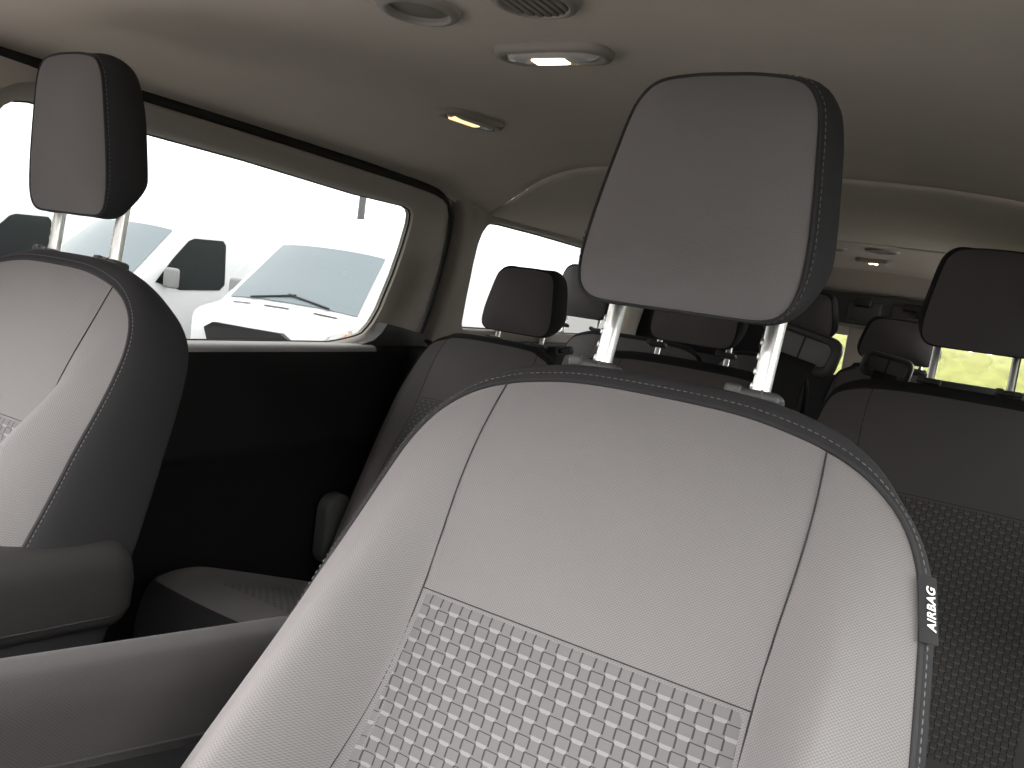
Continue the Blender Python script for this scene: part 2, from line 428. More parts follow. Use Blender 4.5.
# airbag tag sewn into the outer seam
def airbag_tag(root,sl):
    i=min(range(sl.n),key=lambda k:(sl.O[k].x-.238)**2+(sl.O[k].y+.112)**2)
    a=[]; 
    for k in range(-4,4): a.append(sl.band_pt(i+k,.02,.002))
    c=(a[0]+a[-1])/2; up=(a[-1]-a[0]).normalized()
    if up.z<0: up=-up
    out=Vector((.45,-.85,0)); out=(out-up*out.dot(up)).normalized()      # the tag faces outward and forward
    wd=up.cross(out).normalized()                                            # from the seam towards the rear
    if wd.y<0: wd=-wd
    nrm=wd.cross(up)
    if nrm.y>0: nrm=-nrm
    c=c-wd*.0065
    mb=MB(); w,hh=.0125,.024
    P=[[c+up*v+wd*u+nrm*(.0035+.001*math.sin(pi*u/w)) for u in (-.001,.003,.007,w)] for v in (-hh,-hh*.5,0,hh*.5,hh)]
    Q=[[p-nrm*.0012 for p in r] for r in P]
    mb.grid(P); mb.grid(Q)
    b=len(mb.v)
    t=mb.build('airbag_tag',DARK,root); t['label']='dark cloth tag printed AIRBAG in white'
    cu=bpy.data.curves.new('airbag_lettering','FONT'); cu.body='AIRBAG'; cu.size=.0084; cu.shear=.22; cu.offset=.00018; cu.align_x='CENTER'; cu.extrude=.0002; cu.space_character=1.1
    cu.materials.append(TXT)
    tmp=bpy.data.objects.new('tmp',cu); COL.objects.link(tmp); bpy.context.view_layer.update()
    me=bpy.data.meshes.new_from_object(tmp.evaluated_get(bpy.context.evaluated_depsgraph_get())); me.name='airbag_lettering'
    bpy.data.objects.remove(tmp); me.materials.clear(); me.materials.append(TXT)
    o=bpy.data.objects.new('airbag_lettering',me); COL.objects.link(o); o.parent=t
    X=up; Z=nrm; Y=Z.cross(X)
    m=Matrix((X,Y,Z)).transposed().to_4x4(); m.translation=c+wd*.0098+nrm*.0052
    if Y.dot(wd)>0: m.translation=c+wd*.0035+nrm*.0052
    o.matrix_world=m
    return t
bk=[c for c in seat.children if c.name.startswith('backrest')][0]
airbag_tag(bk,mainsl)
def armrest(root,x,y0,y1,z0,z1,w,h0,h1,mat,name='armrest',pivot=True):
    """padded bar from the pivot (y0) forward to y1"""
    mb=MB(); P=[];UV=[]; m=36
    prof=catmull([(a,b,0) for a,b in rrect(-.5,-.5,.5,.5,[.12,.12,.34,.34],4)],40,True)
    for k in range(m+1):
        t=k/m; e=1.0
        if t<.10: e=math.sqrt(max(0,1-((.10-t)/.10)**2))
        if t>.93: e=math.sqrt(max(0,1-((t-.93)/.07)**2))
        e=max(e,.03); y=lerp(y0,y1,t); zc=lerp(z0,z1,t); h=lerp(h0,h1,t)
        P.append([Vector((x+p.x*w*(.55+.45*e),y,zc+p.y*h*e)) for p in prof]); UV.append([(y,j*.007) for j in range(40)])
    mb.grid(P,UV,closed=True); b=len(mb.v)
    mb.f.append(tuple(range(40))); mb.mi.append(0); mb.f.append(tuple(range(b-40,b))); mb.mi.append(0)
    o=mb.build(name,mat,root)
    # seam along the lower edge
    mb=MB(); mb.tube([Vector((x+w*.5+.0004,lerp(y0,y1,t),lerp(z0,z1,t)-lerp(h0,h1,t)*.36)) for t in [.1+.8*k/20 for k in range(21)]],.0014,6); mb.build('seam',SEAM,o)
    if pivot: mb=MB(); mb.tube([Vector((x-w*.4,lerp(y0,y1,.06),lerp(z0,z1,.06))),Vector((x+.045+w*.3,lerp(y0,y1,.06)+.02,lerp(z0,z1,.06)))],.016,16); mb.build('pivot',PLAS,o)
    return o
armrest(seat,.145,-.06,-.62,.622,.748,.072,.108,.062,ARMC)

seat2,sl2=make_seat('front_seat',-.475,-.045,1.003,19,BACK_R,'grey and black front seat beside the side window, with padded dark armrest','seat','front seats',
    dict(y=-.028,z=1.096,pb=1.018,tilt=-3,dx=-.006,T=.066,sb=.008,w=.93,lean=6),cushion=(-.475,-.80,-.30,.43,.25),bgrow=2.6,epull=.60,bolster=.056)
armrest(seat2,-.225,-.065,-.46,.612,.655,.080,.115,.115,ARMV,pivot=False)

# second and third row
def backpts(hw,H=.80,r=.085):
    return [(0,.006),(hw*.35,.005),(hw*.62,0),(hw-r*.75,-.009),(hw-r*.3,-.028),(hw-.008,-.065),(hw,-.13),(hw+.004,-.25),(hw+.004,-.42),(hw-.01,-H+.05),(hw*.8,-H),(hw*.4,-H-.005),(0,-H-.005)]
REAR=dict(ins_end=-.72,stitch=False,n=150,rings=24)
s3,_=make_seat('passenger_seat',-.49,1.245,.893,28,backpts(.222),'dark grey second-row seat beside the sliding door','seat','second-row seats',
    dict(y=1.27,z=.944,pb=.905,dx=.05,h=.84,w=1.08,py=1.30,pdx=.075,stitch=False,pr=.007,notch=False,tilt=10),ins_v=-.21,seam_top=.155,T=.11,bolster=.03,cushion=(-.50,.34,.95,.345,.235),**REAR)
s4,_=make_seat('passenger_seat',.08,1.255,.920,28,backpts(.283),'dark grey second-row middle seat half hidden behind the large headrest','seat','second-row seats',
    dict(y=1.27,z=.995,pb=.968,w=1.08,py=1.30,pdx=.093,stitch=False,pr=.007,notch=False,tilt=10),ins_v=-.22,seam_top=.17,T=.11,bolster=.02,top_b=.036,cushion=(.08,.33,.95,.365,.27),**REAR)
s5,_=make_seat('passenger_seat',.712,1.245,.955,26,backpts(.285),'dark grey second-row seat with woven insert and raised headrest, at the right edge','seat','second-row seats',
    dict(y=1.275,z=1.078,pb=.985,w=1.10,py=1.30,pdx=.078,stitch=False,pr=.0085,notch=False,tilt=10),ins_v=-.235,seam_top=.185,T=.11,bolster=.03,top_b=.036,cushion=(.712,.33,.95,.365,.27),**REAR)
for (x,hx,zt,hz,hw,hh,lab) in ((-.42,-.27,.925,.99,.28,.92,'dark third-row seat nearest the side window, mostly hidden by the second row'),
                     (.07,.085,.935,1.040,.165,.70,'dark third-row middle seat whose headrest shows beside the large front headrest'),
                     (.475,.01,.960,1.0,.17,.62,'dark third-row seat behind the raised second-row headrest')):
    make_seat('passenger_seat',x,2.17,zt,26,backpts(hw),lab,'seat','third-row seats',
        dict(y=2.20,z=hz,pb=zt+.012,dx=hx,w=1.12,h=hh,py=2.235,pdx=.075,stitch=False,pr=.007,notch=False,tilt=8),seam_top=.15,T=.11,bolster=.02,cushion=(x,1.45,1.9,.37,hw*.9),**REAR)

# ------------------------------------------------------------------ ceiling
XC=.11; ZL=1.34
def zc(x,y):
    d=abs((x-XC)/.88)
    edge=lerp(.084,.125,sm((y-1.15)/.35)) 
    top=lerp(1.412,1.395,sm((y-1.15)/.3))
    z=top-edge*d**3.2
    if y>2.62: z-=.055*sm((y-2.62)/.5)
    return z
def seam_y(x):
    return 1.22+.30*sm((-.2-x)/.6)
def ceil_panel(name,ya,yb,x0,x1,lipa,lipb,drop=0,nx=80,ny=36,th=.012):
    mb=MB(); P=[]
    def row(y_of,dz): return [Vector((lerp(x0,x1,i/nx),y_of(lerp(x0,x1,i/nx)),zc(lerp(x0,x1,i/nx),y_of(lerp(x0,x1,i/nx)))+dz+edge_roll(i))) for i in range(nx+1)]
    def edge_roll(i): return 0
    if lipa: P.append(row(ya,th-drop)); P.append(row(lambda x:ya(x)+.002,.004-drop))
    for j in range(ny+1):
        t=j/ny; P.append(row(lambda x:lerp(ya(x)+(.008 if lipa else 0),yb(x)-(.008 if lipb else 0),t),-drop))
    if lipb: P.append(row(lambda x:yb(x)-.002,.004-drop)); P.append(row(yb,th-drop))
    # left edge folds up and out
    Q=[]
    for r in P:
        a=r[0]; Q.append([a+Vector((-.03,0,.05)),a+Vector((-.022,0,.012)),a+Vector((-.016,0,-.003)),a+Vector((-.009,0,-.006)),a+Vector((-.004,0,-.004))]+r+[r[-1]+Vector((.01,0,.02))])
    mb.grid(Q); return mb.build(name,HEAD,None,kind='structure')
YF=-.62
ceil_panel('ceiling',lambda x:YF,seam_y,-.743,1.0,False,True)
ceil_panel('ceiling_middle',lambda x:seam_y(x)+.004,lambda x:2.36-.16*sm((x-.42)/.3),-.742,.97,True,True,drop=.006)
ceil_panel('ceiling_rear',lambda x:2.365-.16*sm((x-.42)/.3),lambda x:3.10,-.742,.97,True,False,drop=.010)
# outer roof skin keeps the daylight out
mb=MB(); mb.grid([[Vector((x,y,1.50-.06*abs((x-XC)/.95)**3)) for x in [-.86+i*.0485*2 for i in range(21)]] for y in (YF-.02,.5,1.5,2.5,3.3)])
mb.grid([[Vector((x,y,z)) for y in (YF-.02,.5,1.5,2.5,3.3)] for x,z in ((-.86,1.44),(-.875,1.38),(-.875,1.305),(-.80,1.335))])
mb.grid([[Vector((x,YF-.02,1.50-.06*abs((x-XC)/.95)**3)) for x in [-.86+i*.097 for i in range(21)]],[Vector((x,YF,zc(x,YF))) for x in [-.86+i*.097 for i in range(21)]]])
mb.build('roof',WHITE,None,kind='structure')

# ------------------------------------------------------------------ left side: sliding door, pillar, rear quarter
KW=.18
def wx(z): return -.80+KW*(z-.84) if z>.84 else -.80-.02*min(1,(.84-z)/.3)
def wp(y,z,off=0): return Vector((wx(z)+off,y,z))
def ring(mb,outer,inner,o_out,o_in,steps=((0,0),(.5,.0),(1,0)),mi=0):
    rows=[]
    for t,h in steps:
        rows.append([wp(lerp(a[0],b[0],t),lerp(a[1],b[1],t),lerp(o_out,o_in,t)+h) for a,b in zip(outer,inner)])
    mb.grid(rows,closed=True,mi=mi)
def resamp(poly,n): return [(p.x,p.y) for p in catmull([(a,b,0) for a,b in poly],n,True)]
def lin_resamp(poly,n):
    P=[Vector((a,b,0)) for a,b in poly]; P.append(P[0]); L=[0]
    for i in range(1,len(P)): L.append(L[-1]+(P[i]-P[i-1]).length)
    out=[];j=0
    for k in range(n):
        s=L[-1]*k/n
        while L[j+1]<s: j+=1
        q=P[j].lerp(P[j+1],(s-L[j])/max(1e-9,L[j+1]-L[j])); out.append((q.x,q.y))
    return out
def by_angle(poly,c,n=160):
    """resample a star-shaped outline at even angles about c"""
    pts=lin_resamp(poly,900); A=sorted((math.atan2(z-c[1],(y-c[0])*.5),y,z) for y,z in pts); out=[];j=0
    for k in range(n):
        th=-pi+2*pi*k/n
        while j<len(A)-1 and A[j][0]<th: j+=1
        out.append((A[j][1],A[j][2]))
    return out
cen=(.55,1.06)
open_=by_angle([(.0,.870),(.02,.848),(.06,.843),(.95,.843),(.99,.848),(1.075,.865),(1.108,.90),(1.128,.945),(1.150,1.05),(1.160,1.13),(1.163,1.20),(1.159,1.230),(1.146,1.244),(1.12,1.251),(.9,1.250),(.53,1.263),(.27,1.266),(.06,1.268),(.03,1.262),(.012,1.245),(.003,1.21),(-.002,1.05)],cen)
outer=by_angle([(-.14,.835),(.5,.835),(1.0,.833),(1.285,.835),(1.308,.95),(1.315,1.083),(1.308,1.18),(1.291,1.25),(1.268,1.283),(1.23,1.298),(1.15,1.303),(1.02,1.307),(.71,1.313),(.5,1.316),(.26,1.318),(.06,1.317),(-.14,1.312)],cen)
door=empty('door_1',(0,0,0),kind='structure')
mb=MB(); ring(mb,outer,open_,-.004,-.020,((-.02,-.03),(0,-.008),(.06,.004),(.3,.006),(.8,.002),(.93,-.004),(1,-.012)))
rows=[[wp(a[0],a[1],-.032) for a in open_],[wp(a[0],a[1],-.06) for a in open_]]; mb.grid(rows,closed=True)

mb.build('window_frame',TRIM,door)
mb=MB(); pts=[(1.118,.908),(1.20,.897),(1.318,.878),(1.318,.815),(1.02,.815),(1.03,.846),(1.075,.858),(1.102,.880)]
f_=[wp(a,b_,.012) for a,b_ in pts]; g_=[wp(a,b_,-.03) for a,b_ in pts]; mb.prism(f_,g_); mb.build('corner_trim',TRIMD,door,smooth=False)
mb=MB(); inn=[(lerp(a[0],cen[0],.012),lerp(a[1],cen[1],.012)) for a in open_]
mb.tube([wp(a[0],a[1],-.045) for a in open_]+[wp(*open_[0],-.045)],.003,8,cap=False); mb.build('glass_seal',SEAL,door)
mb=MB(); b=[wp(a[0],a[1],-.052) for a in open_]; mb.add(b+[wp(cen[0],cen[1],-.052)],[(i,(i+1)%len(b),len(b)) for i in range(len(b))]); 
mb.build('pane',GLS,door)
# dark lower trim of the frame at the rear corner and the black door card
mb=MB(); P=[]
prof=[(.838,-.012),(.837,.0),(.838,.010),(.842,.020),(.834,.028),(.822,.030),(.80,.028),(.74,.026),(.66,.034),(.60,.050),(.585,.052),(.57,.044),(.52,.030),(.40,.026),(.2,.024),(.02,.022)]
for k in range(41):
    y=lerp(-.16,1.36,k/40); P.append([Vector((-.80+o,y,z)) for z,o in prof])
mb.grid(P); mb.build('door_card',DOORP,door)
mb=MB(); P=[]
prof=[(.838,-.062),(.8425,-.030),(.8445,-.010),(.8450,.012),(.842,.026),(.834,.033),(.828,.034)]
for k in range(41):
    y=lerp(-.16,1.07,k/40); P.append([Vector((-.80+o,y,z)) for z,o in prof])
mb.grid(P); mb.build('window_sill',SILL,door)
# black rubber seal gap round the door
seal_path=[(-.10,1.325),(.26,1.326),(.6,1.323),(.9,1.317),(1.08,1.311),(1.18,1.307),(1.255,1.300),(1.305,1.277),(1.331,1.238),(1.343,1.17),(1.349,1.083),(1.345,.95),(1.328,.84),(1.30,.7),(1.28,.5)]
sp=catmull([(a,b_,0) for a,b_ in seal_path],120); mb=MB()
mb.grid([[wp(p.x-q*.6*(0 if p.z>9 else 1)*n_.x,p.y-q*n_.y,off) for q,off in ((-.10,-.06),(-.028,-.05),(-.018,-.03),(-.010,-.020),(0,-.012),(.012,-.020),(.026,-.045))] for p,n_ in [(sp[i],(lambda d:Vector((-d.y,d.x,0)).normalized())(sp[min(i+1,119)]-sp[max(i-1,0)])) for i in range(120)]])
mb.build('door_seal',SEAL,door)

# pillar between sliding door and rear quarter window + rear quarter panel
cen2=(2.15,1.08)
o2=by_angle([(1.56,.90),(1.545,.92),(1.530,1.0),(1.510,1.12),(1.505,1.18),(1.515,1.225),(1.535,1.252),(1.565,1.264),(1.62,1.268),(1.9,1.268),(2.3,1.262),(2.86,1.252),(2.94,1.238),(2.96,1.2),(2.96,.95),(2.92,.90),(2.5,.893)],cen2)
e2=by_angle([(1.372,.30),(1.372,.84),(1.386,1.0),(1.392,1.10),(1.382,1.20),(1.365,1.262),(1.335,1.302),(1.35,1.318),(1.5,1.315),(3.12,1.300),(3.12,.30)],cen2)
mb=MB(); ring(mb,e2,o2,-.004,-.012,((0,-.04),(.01,-.012),(.05,.004),(.4,.008),(.9,.004),(.97,-.002),(1,-.010)))
mb.grid([[wp(a[0],a[1],-.022) for a in o2],[wp(a[0],a[1],-.06) for a in o2]],closed=True)
mb.build('wall_left',TRIM,None,kind='structure')
w2=empty('window_2',(-.8,2.1,1.05),kind='structure')
mb=MB(); off=Vector((.8,-2.1,-1.05)); b=[wp(a[0],a[1],-.05)+off for a in o2]; mb.add(b+[wp(cen2[0],cen2[1],-.05)+off],[(i,(i+1)%len(b),len(b)) for i in range(len(b))]); mb.build('pane',GLSR,w2)
mb=MB(); mb.tube([p+Vector((.008,0,0)) for p in b]+[b[0]+Vector((.008,0,0))],.005,8,cap=False); mb.build('glass_seal',SEAL,w2)
# lower rear quarter, dark
mb=MB(); P=[[Vector((-.80+o,y,z)) for z,o in ((.86,-.01),(.85,.01),(.84,.02),(.6,.02),(.0,.02))] for y in (1.34,1.8,2.4,3.1)]; mb.grid(P); mb.build('trim_1',DOORP,None,kind='structure')
# front: pillar trim in front of the sliding door
mb=MB(); pts=[(-.10,1.318),(-.02,1.318),(.025,1.316),(.07,1.312),(.055,1.300),(.01,1.285),(-.025,1.262),(-.045,1.22),(-.05,1.10),(-.055,.84),(-.05,.1),(-.30,.1),(-.30,.84),(-.24,1.1),(-.20,1.30)]
f_=[wp(a,b_,.014) for a,b_ in pts]; g_=[wp(a,b_,-.03) for a,b_ in pts]; mb.prism(f_,g_); mb.build('pillar_front',TRIM,None,kind='structure',angle=35)
# unseen right wall: panel, rail, pillars; windows placed and tinted to light the cabin
def rx(z): return 1.06-.18*max(0,z-.84)
mb=MB()
for y0,y1,z0,z1 in ((-1.15,3.12,0,.84),(-.70,3.12,1.26,1.36),(.06,.22,.84,1.27),(1.25,2.05,.84,1.27),(3.0,3.12,.84,1.27)):
    q=[(y0,z0),(y1,z0),(y1,z1),(y0,z1)]
    mb.prism([Vector((rx(z),y,z)) for y,z in q],[Vector((rx(z)+.05,y,z)) for y,z in q])
mb.build('wall_right',DOORP,None,smooth=False,kind='structure')
for k,(y0,y1) in enumerate(((.22,1.25),(2.05,3.0),(-.95,.06))):
    mb=MB(); q=[(y0,.84),(y1,.84),(y1,1.26),(y0,1.26)]; mb.prism([Vector((rx(z)+.02,y,z)) for y,z in q],[Vector((rx(z)+.024,y,z)) for y,z in q])
    mb.build('window_%d'%(k+3),(GLSD,GLS2,GLSC)[k],None,smooth=False,kind='structure')
# floor
mb=MB(); mb.box((.1,1.0,-.03),(1.84,4.24,.06),.01); mb.build('floor',CARP,None,kind='structure')
# header trim above the rear doors
mb=MB(); mb.grid([[Vector((x,y,z)) for y,z in ((2.99,1.36),(3.0,1.335),(3.012,1.30),(3.03,1.262),(3.045,1.252),(3.08,1.25))] for x in (-.78,-.3,.3,.7,.99)]); mb.build('trim_2',TRIM,None,kind='structure')
# rear doors with glass
rd=empty('door_2',(.1,3.12,0),kind='structure')
def rpt(x,y,z): return Vector((x-.1,y-3.12,z))
mb=MB()
for x0,x1,z0,z1 in ((-.80,1.0,0,.86),(-.80,1.0,1.09,1.36),(-.80,-.02,.86,1.10),(.20,.47,.86,1.10),(.93,1.06,.86,1.10),(-.03,.21,1.055,1.10)):
    mb.box(rpt((x0+x1)/2,3.15,(z0+z1)/2),(x1-x0,.06,z1-z0),.012,None,3)
mb.build('door_frame',TRIM,rd)
mb=MB()
for x0,x1,z0,z1 in ((-.79,.99,.05,.875),(-.79,-.035,.87,1.10),(.475,.93,.85,.925)): mb.box(rpt((x0+x1)/2,3.115,(z0+z1)/2),(x1-x0,.02,z1-z0),.008,None,2)
mb.build('door_card',DOORP,rd)
mb=MB()
for x0,x1 in ((-.02,.21),(.47,.93)):
    mb.box(rpt((x0+x1)/2,3.16,.975),(x1-x0,.006,.24),0)
mb.build('pane',GLSB,rd,smooth=False)
mb=MB()
for x0,x1 in ((.19,.325),(.365,.56)):
    mb.box(rpt((x0+x1)/2,3.075,1.165),(x1-x0,.03,.095),.010,None,2)
mb.build('latch_cover',GUID,rd)
mb=MB(); mb.box(rpt(.11,3.09,1.175),(1.66,.03,.135),.008,None,2); mb.build('upper_panel',TRIMD2,rd)
mb=MB()
mb.box(rpt(.25,3.06,1.205),(.07,.03,.04),.010,None,2); mb.box(rpt(.455,3.06,1.205),(.10,.03,.034),.010,None,2); mb.box(rpt(.47,3.055,1.180),(.02,.03,.03),.006,None,2)
mb.build('latch',PLAS,rd)

# ------------------------------------------------------------------ roof vents and lamps
def vent(x,y,rad,slats,label):
    z=zc(x,y)-.001-(.010 if y>2.4 else 0)
    e=empty('air_vent',(x,y,z),label,'air vent','round roof vents')
    mb=MB(); prof=[(1.0,.004),(1.0,-.002),(.95,-.006),(.86,-.007),(.80,-.0085),(.765,-.008),(.75,-.004),(.75,.01)]
    mb.grid([[Vector((rad*r*math.cos(2*pi*k/64),rad*r*math.sin(2*pi*k/64),h)) for k in range(64)] for r,h in prof],closed=True)
    mb.build('vent_ring',VR,e)
    mb=MB(); mb.grid([[Vector((rad*.75*r*math.cos(2*pi*k/48),rad*.75*r*math.sin(2*pi*k/48),-.002-.0035*(1-r*r)+.003)) for k in range(48)] for r in (.01,.3,.6,.85,1)],closed=True)
    mb.build('vent_disc',PLAS if slats else VD,e)
    if slats:
        for k in range(-3,4):
            u=k*rad*.19; hl=math.sqrt(max(0,(rad*.74)**2-u*u)); mb=MB()
            mb.box((u,0,-.005),(rad*.155,hl*2,.004),.0012,Matrix.Rotation(.12,3,'Y'),1); mb.build('slat',VD,e)
    return e
VR=plain('vent_ring_plastic',(.30,.27,.24),rough=.5); VD=plain('vent_disc_plastic',(.20,.18,.155),rough=.6)
vent(.010,.128,.056,False,'round closed roof vent, left of the slatted vent')
vent(.188,.122,.056,True,'round roof vent with dark slats at the top edge')
vent(.165,2.60,.045,False,'small round vent on the rear ceiling half hidden by the large headrest')
vent(.345,2.52,.060,True,'dark round vent on the rear ceiling')
def lamp(x,y,L,W,rot,label,bulbm,wedge=False,lens_frac=(.0,1.0),z=None):
    z=zc(x,y)-(.010 if y>2.4 else 0) if z is None else z
    e=empty('roof_lamp',(x,y,z-.001),label,'lamp','roof lamps'); e.rotation_euler=(0,0,rot)
    base=rrect(-L/2,-W/2,L/2,W/2,W*.42,8); n=len(base)
    def sc(k,h,kx=None): return [Vector((a*(kx or k) if False else a-(math.copysign(min(abs(a),(1-k)*W/2),a)),b-(math.copysign(min(abs(b),(1-k)*W/2),b)),h)) for a,b in base]
    mb=MB(); mb.grid([sc(1,.004),sc(1,-.003),sc(.93,-.009),sc(.80,-.011),sc(.70,-.010),sc(.66,-.005),sc(.62,.002)],closed=True); mb.build('bezel',VR,e)
    mb=MB(); inner=sc(.64,-.006); q=[sc(.64,-.004),sc(.55,-.010),sc(.35,-.013),sc(.12,-.014)]; mb.grid(q,closed=True); b=len(mb.v); mb.f.append(tuple(range(b-n,b))); mb.mi.append(0)
    mb.build('lens',LENS,e)
    lx0,lx1=lens_frac
    mb=MB(); mb.box(((lx0+lx1)/2*L,0,-.0115),((lx1-lx0)*L,W*.30,.008),.003,None,2); mb.build('bulb',bulbm,e)
    return e
lamp(.113,.315,.185,.078,0,'long lit roof lamp between the vents and the large headrest',BULB,lens_frac=(-.16,.14))
lamp(-.283,.70,.165,.070,R(78),'small lit reading lamp on the ceiling above the side window',BULB2,lens_frac=(-.34,.12))
lamp(.290,2.80,.14,.06,0,'tiny lit lamp on the rear ceiling above the back doors',BULB,lens_frac=(-.12,.12))

# ------------------------------------------------------------------ seat belts on the second row
def belt(gx,gy,gz,w,label,path,tilt,s=1.0):
    e=empty('seat_belt',(gx,gy,gz),label,'seat belt','seat belts on the seat shoulders')
    Mx=Matrix.Rotation(tilt,3,'Y')
    o=rrect(-.078*s,-.042*s,.078*s,.042*s,.026*s,6); i=rrect(-.060*s,-.022*s,.058*s,.026*s,.014*s,6)
    mb=MB(); rows=[]
    for poly,h in ((o,.012),(o,-.006),([(a*.96,b*.94) for a,b in o],-.013),([(a*1.06,b*1.1) for a,b in i],-.013),(i,-.006),(i,.012)):
        rows.append([Mx@Vector((a,h,b)) for a,b in poly])
    mb.grid(rows,closed=True); mb.build('belt_guide',GUID,e)
    mb=MB(); mb.grid([[Mx@Vector((a*s,.0112,b)) for a,b in ((-.066,k),(.062,k))] for k in (-.030*s,.032*s)]); mb.build('guide_liner',PLAS,e,smooth=False)
    mb=MB(); mb.grid([[Mx@Vector((a*s,.010,b)) for a,b in ((-.06,k),(-.002,k))] for k in (-.024*s,.026*s)]); mb.grid([[Mx@Vector((a*s,.010,b)) for a,b in ((.002,k),(.058,k))] for k in (-.024*s,.026*s)]); mb.build('guide_back',GB,e,smooth=False)
    pts=catmull(path,30); mb=MB(); P=[]
    for p in pts: P.append([Mx@Vector((u,0,0))+p for u in (-w,-w*.5,0,w*.5,w)])
    Q=[[q+Vector((0,.0016,0)) for q in r] for r in P]; mb.grid(P); mb.grid(Q); mb.build('webbing',BELT,e)
    return e
GB=plain('guide_back_plastic',(.20,.20,.205),rough=.5)
belt(.362,1.205,1.018,.042,'black seat belt through a grey guide on the middle second-row seat shoulder',[(0,-.004,-.022),(.0,-.018,-.030),(-.010,-.030,-.06),(-.022,-.05,-.12),(-.03,-.10,-.24),(-.035,-.20,-.42)],R(12),1.15)
belt(.47,2.12,.975,.036,'dark seat belt and guide on the third-row seat, beside the raised headrest post',[(0,-.004,-.018),(0,-.018,-.028),(-.005,-.03,-.06),(-.01,-.05,-.12),(-.01,-.10,-.24)],R(8))
belt(-.240,1.215,.915,.011,'black seat belt guide in the gap between the second-row left and middle seats',[(0,.01,0),(0,-.014,-.01),(-.002,-.03,-.05),(-.004,-.05,-.12),(-.004,-.12,-.26)],R(-20),.26)
# recliner cover on the left second-row seat
mb=MB(); mb.grid([[Vector((-.735+o,.945+a*k,.33+b*k)) for a,b in rrect(-.05,-.10,.05,.10,.045,6)] for k,o in ((1,-.03),(1,.0),(.9,.012),(.3,.016),(.01,.016))],closed=True)
mb.build('recliner_cover',TRIMD,s3)

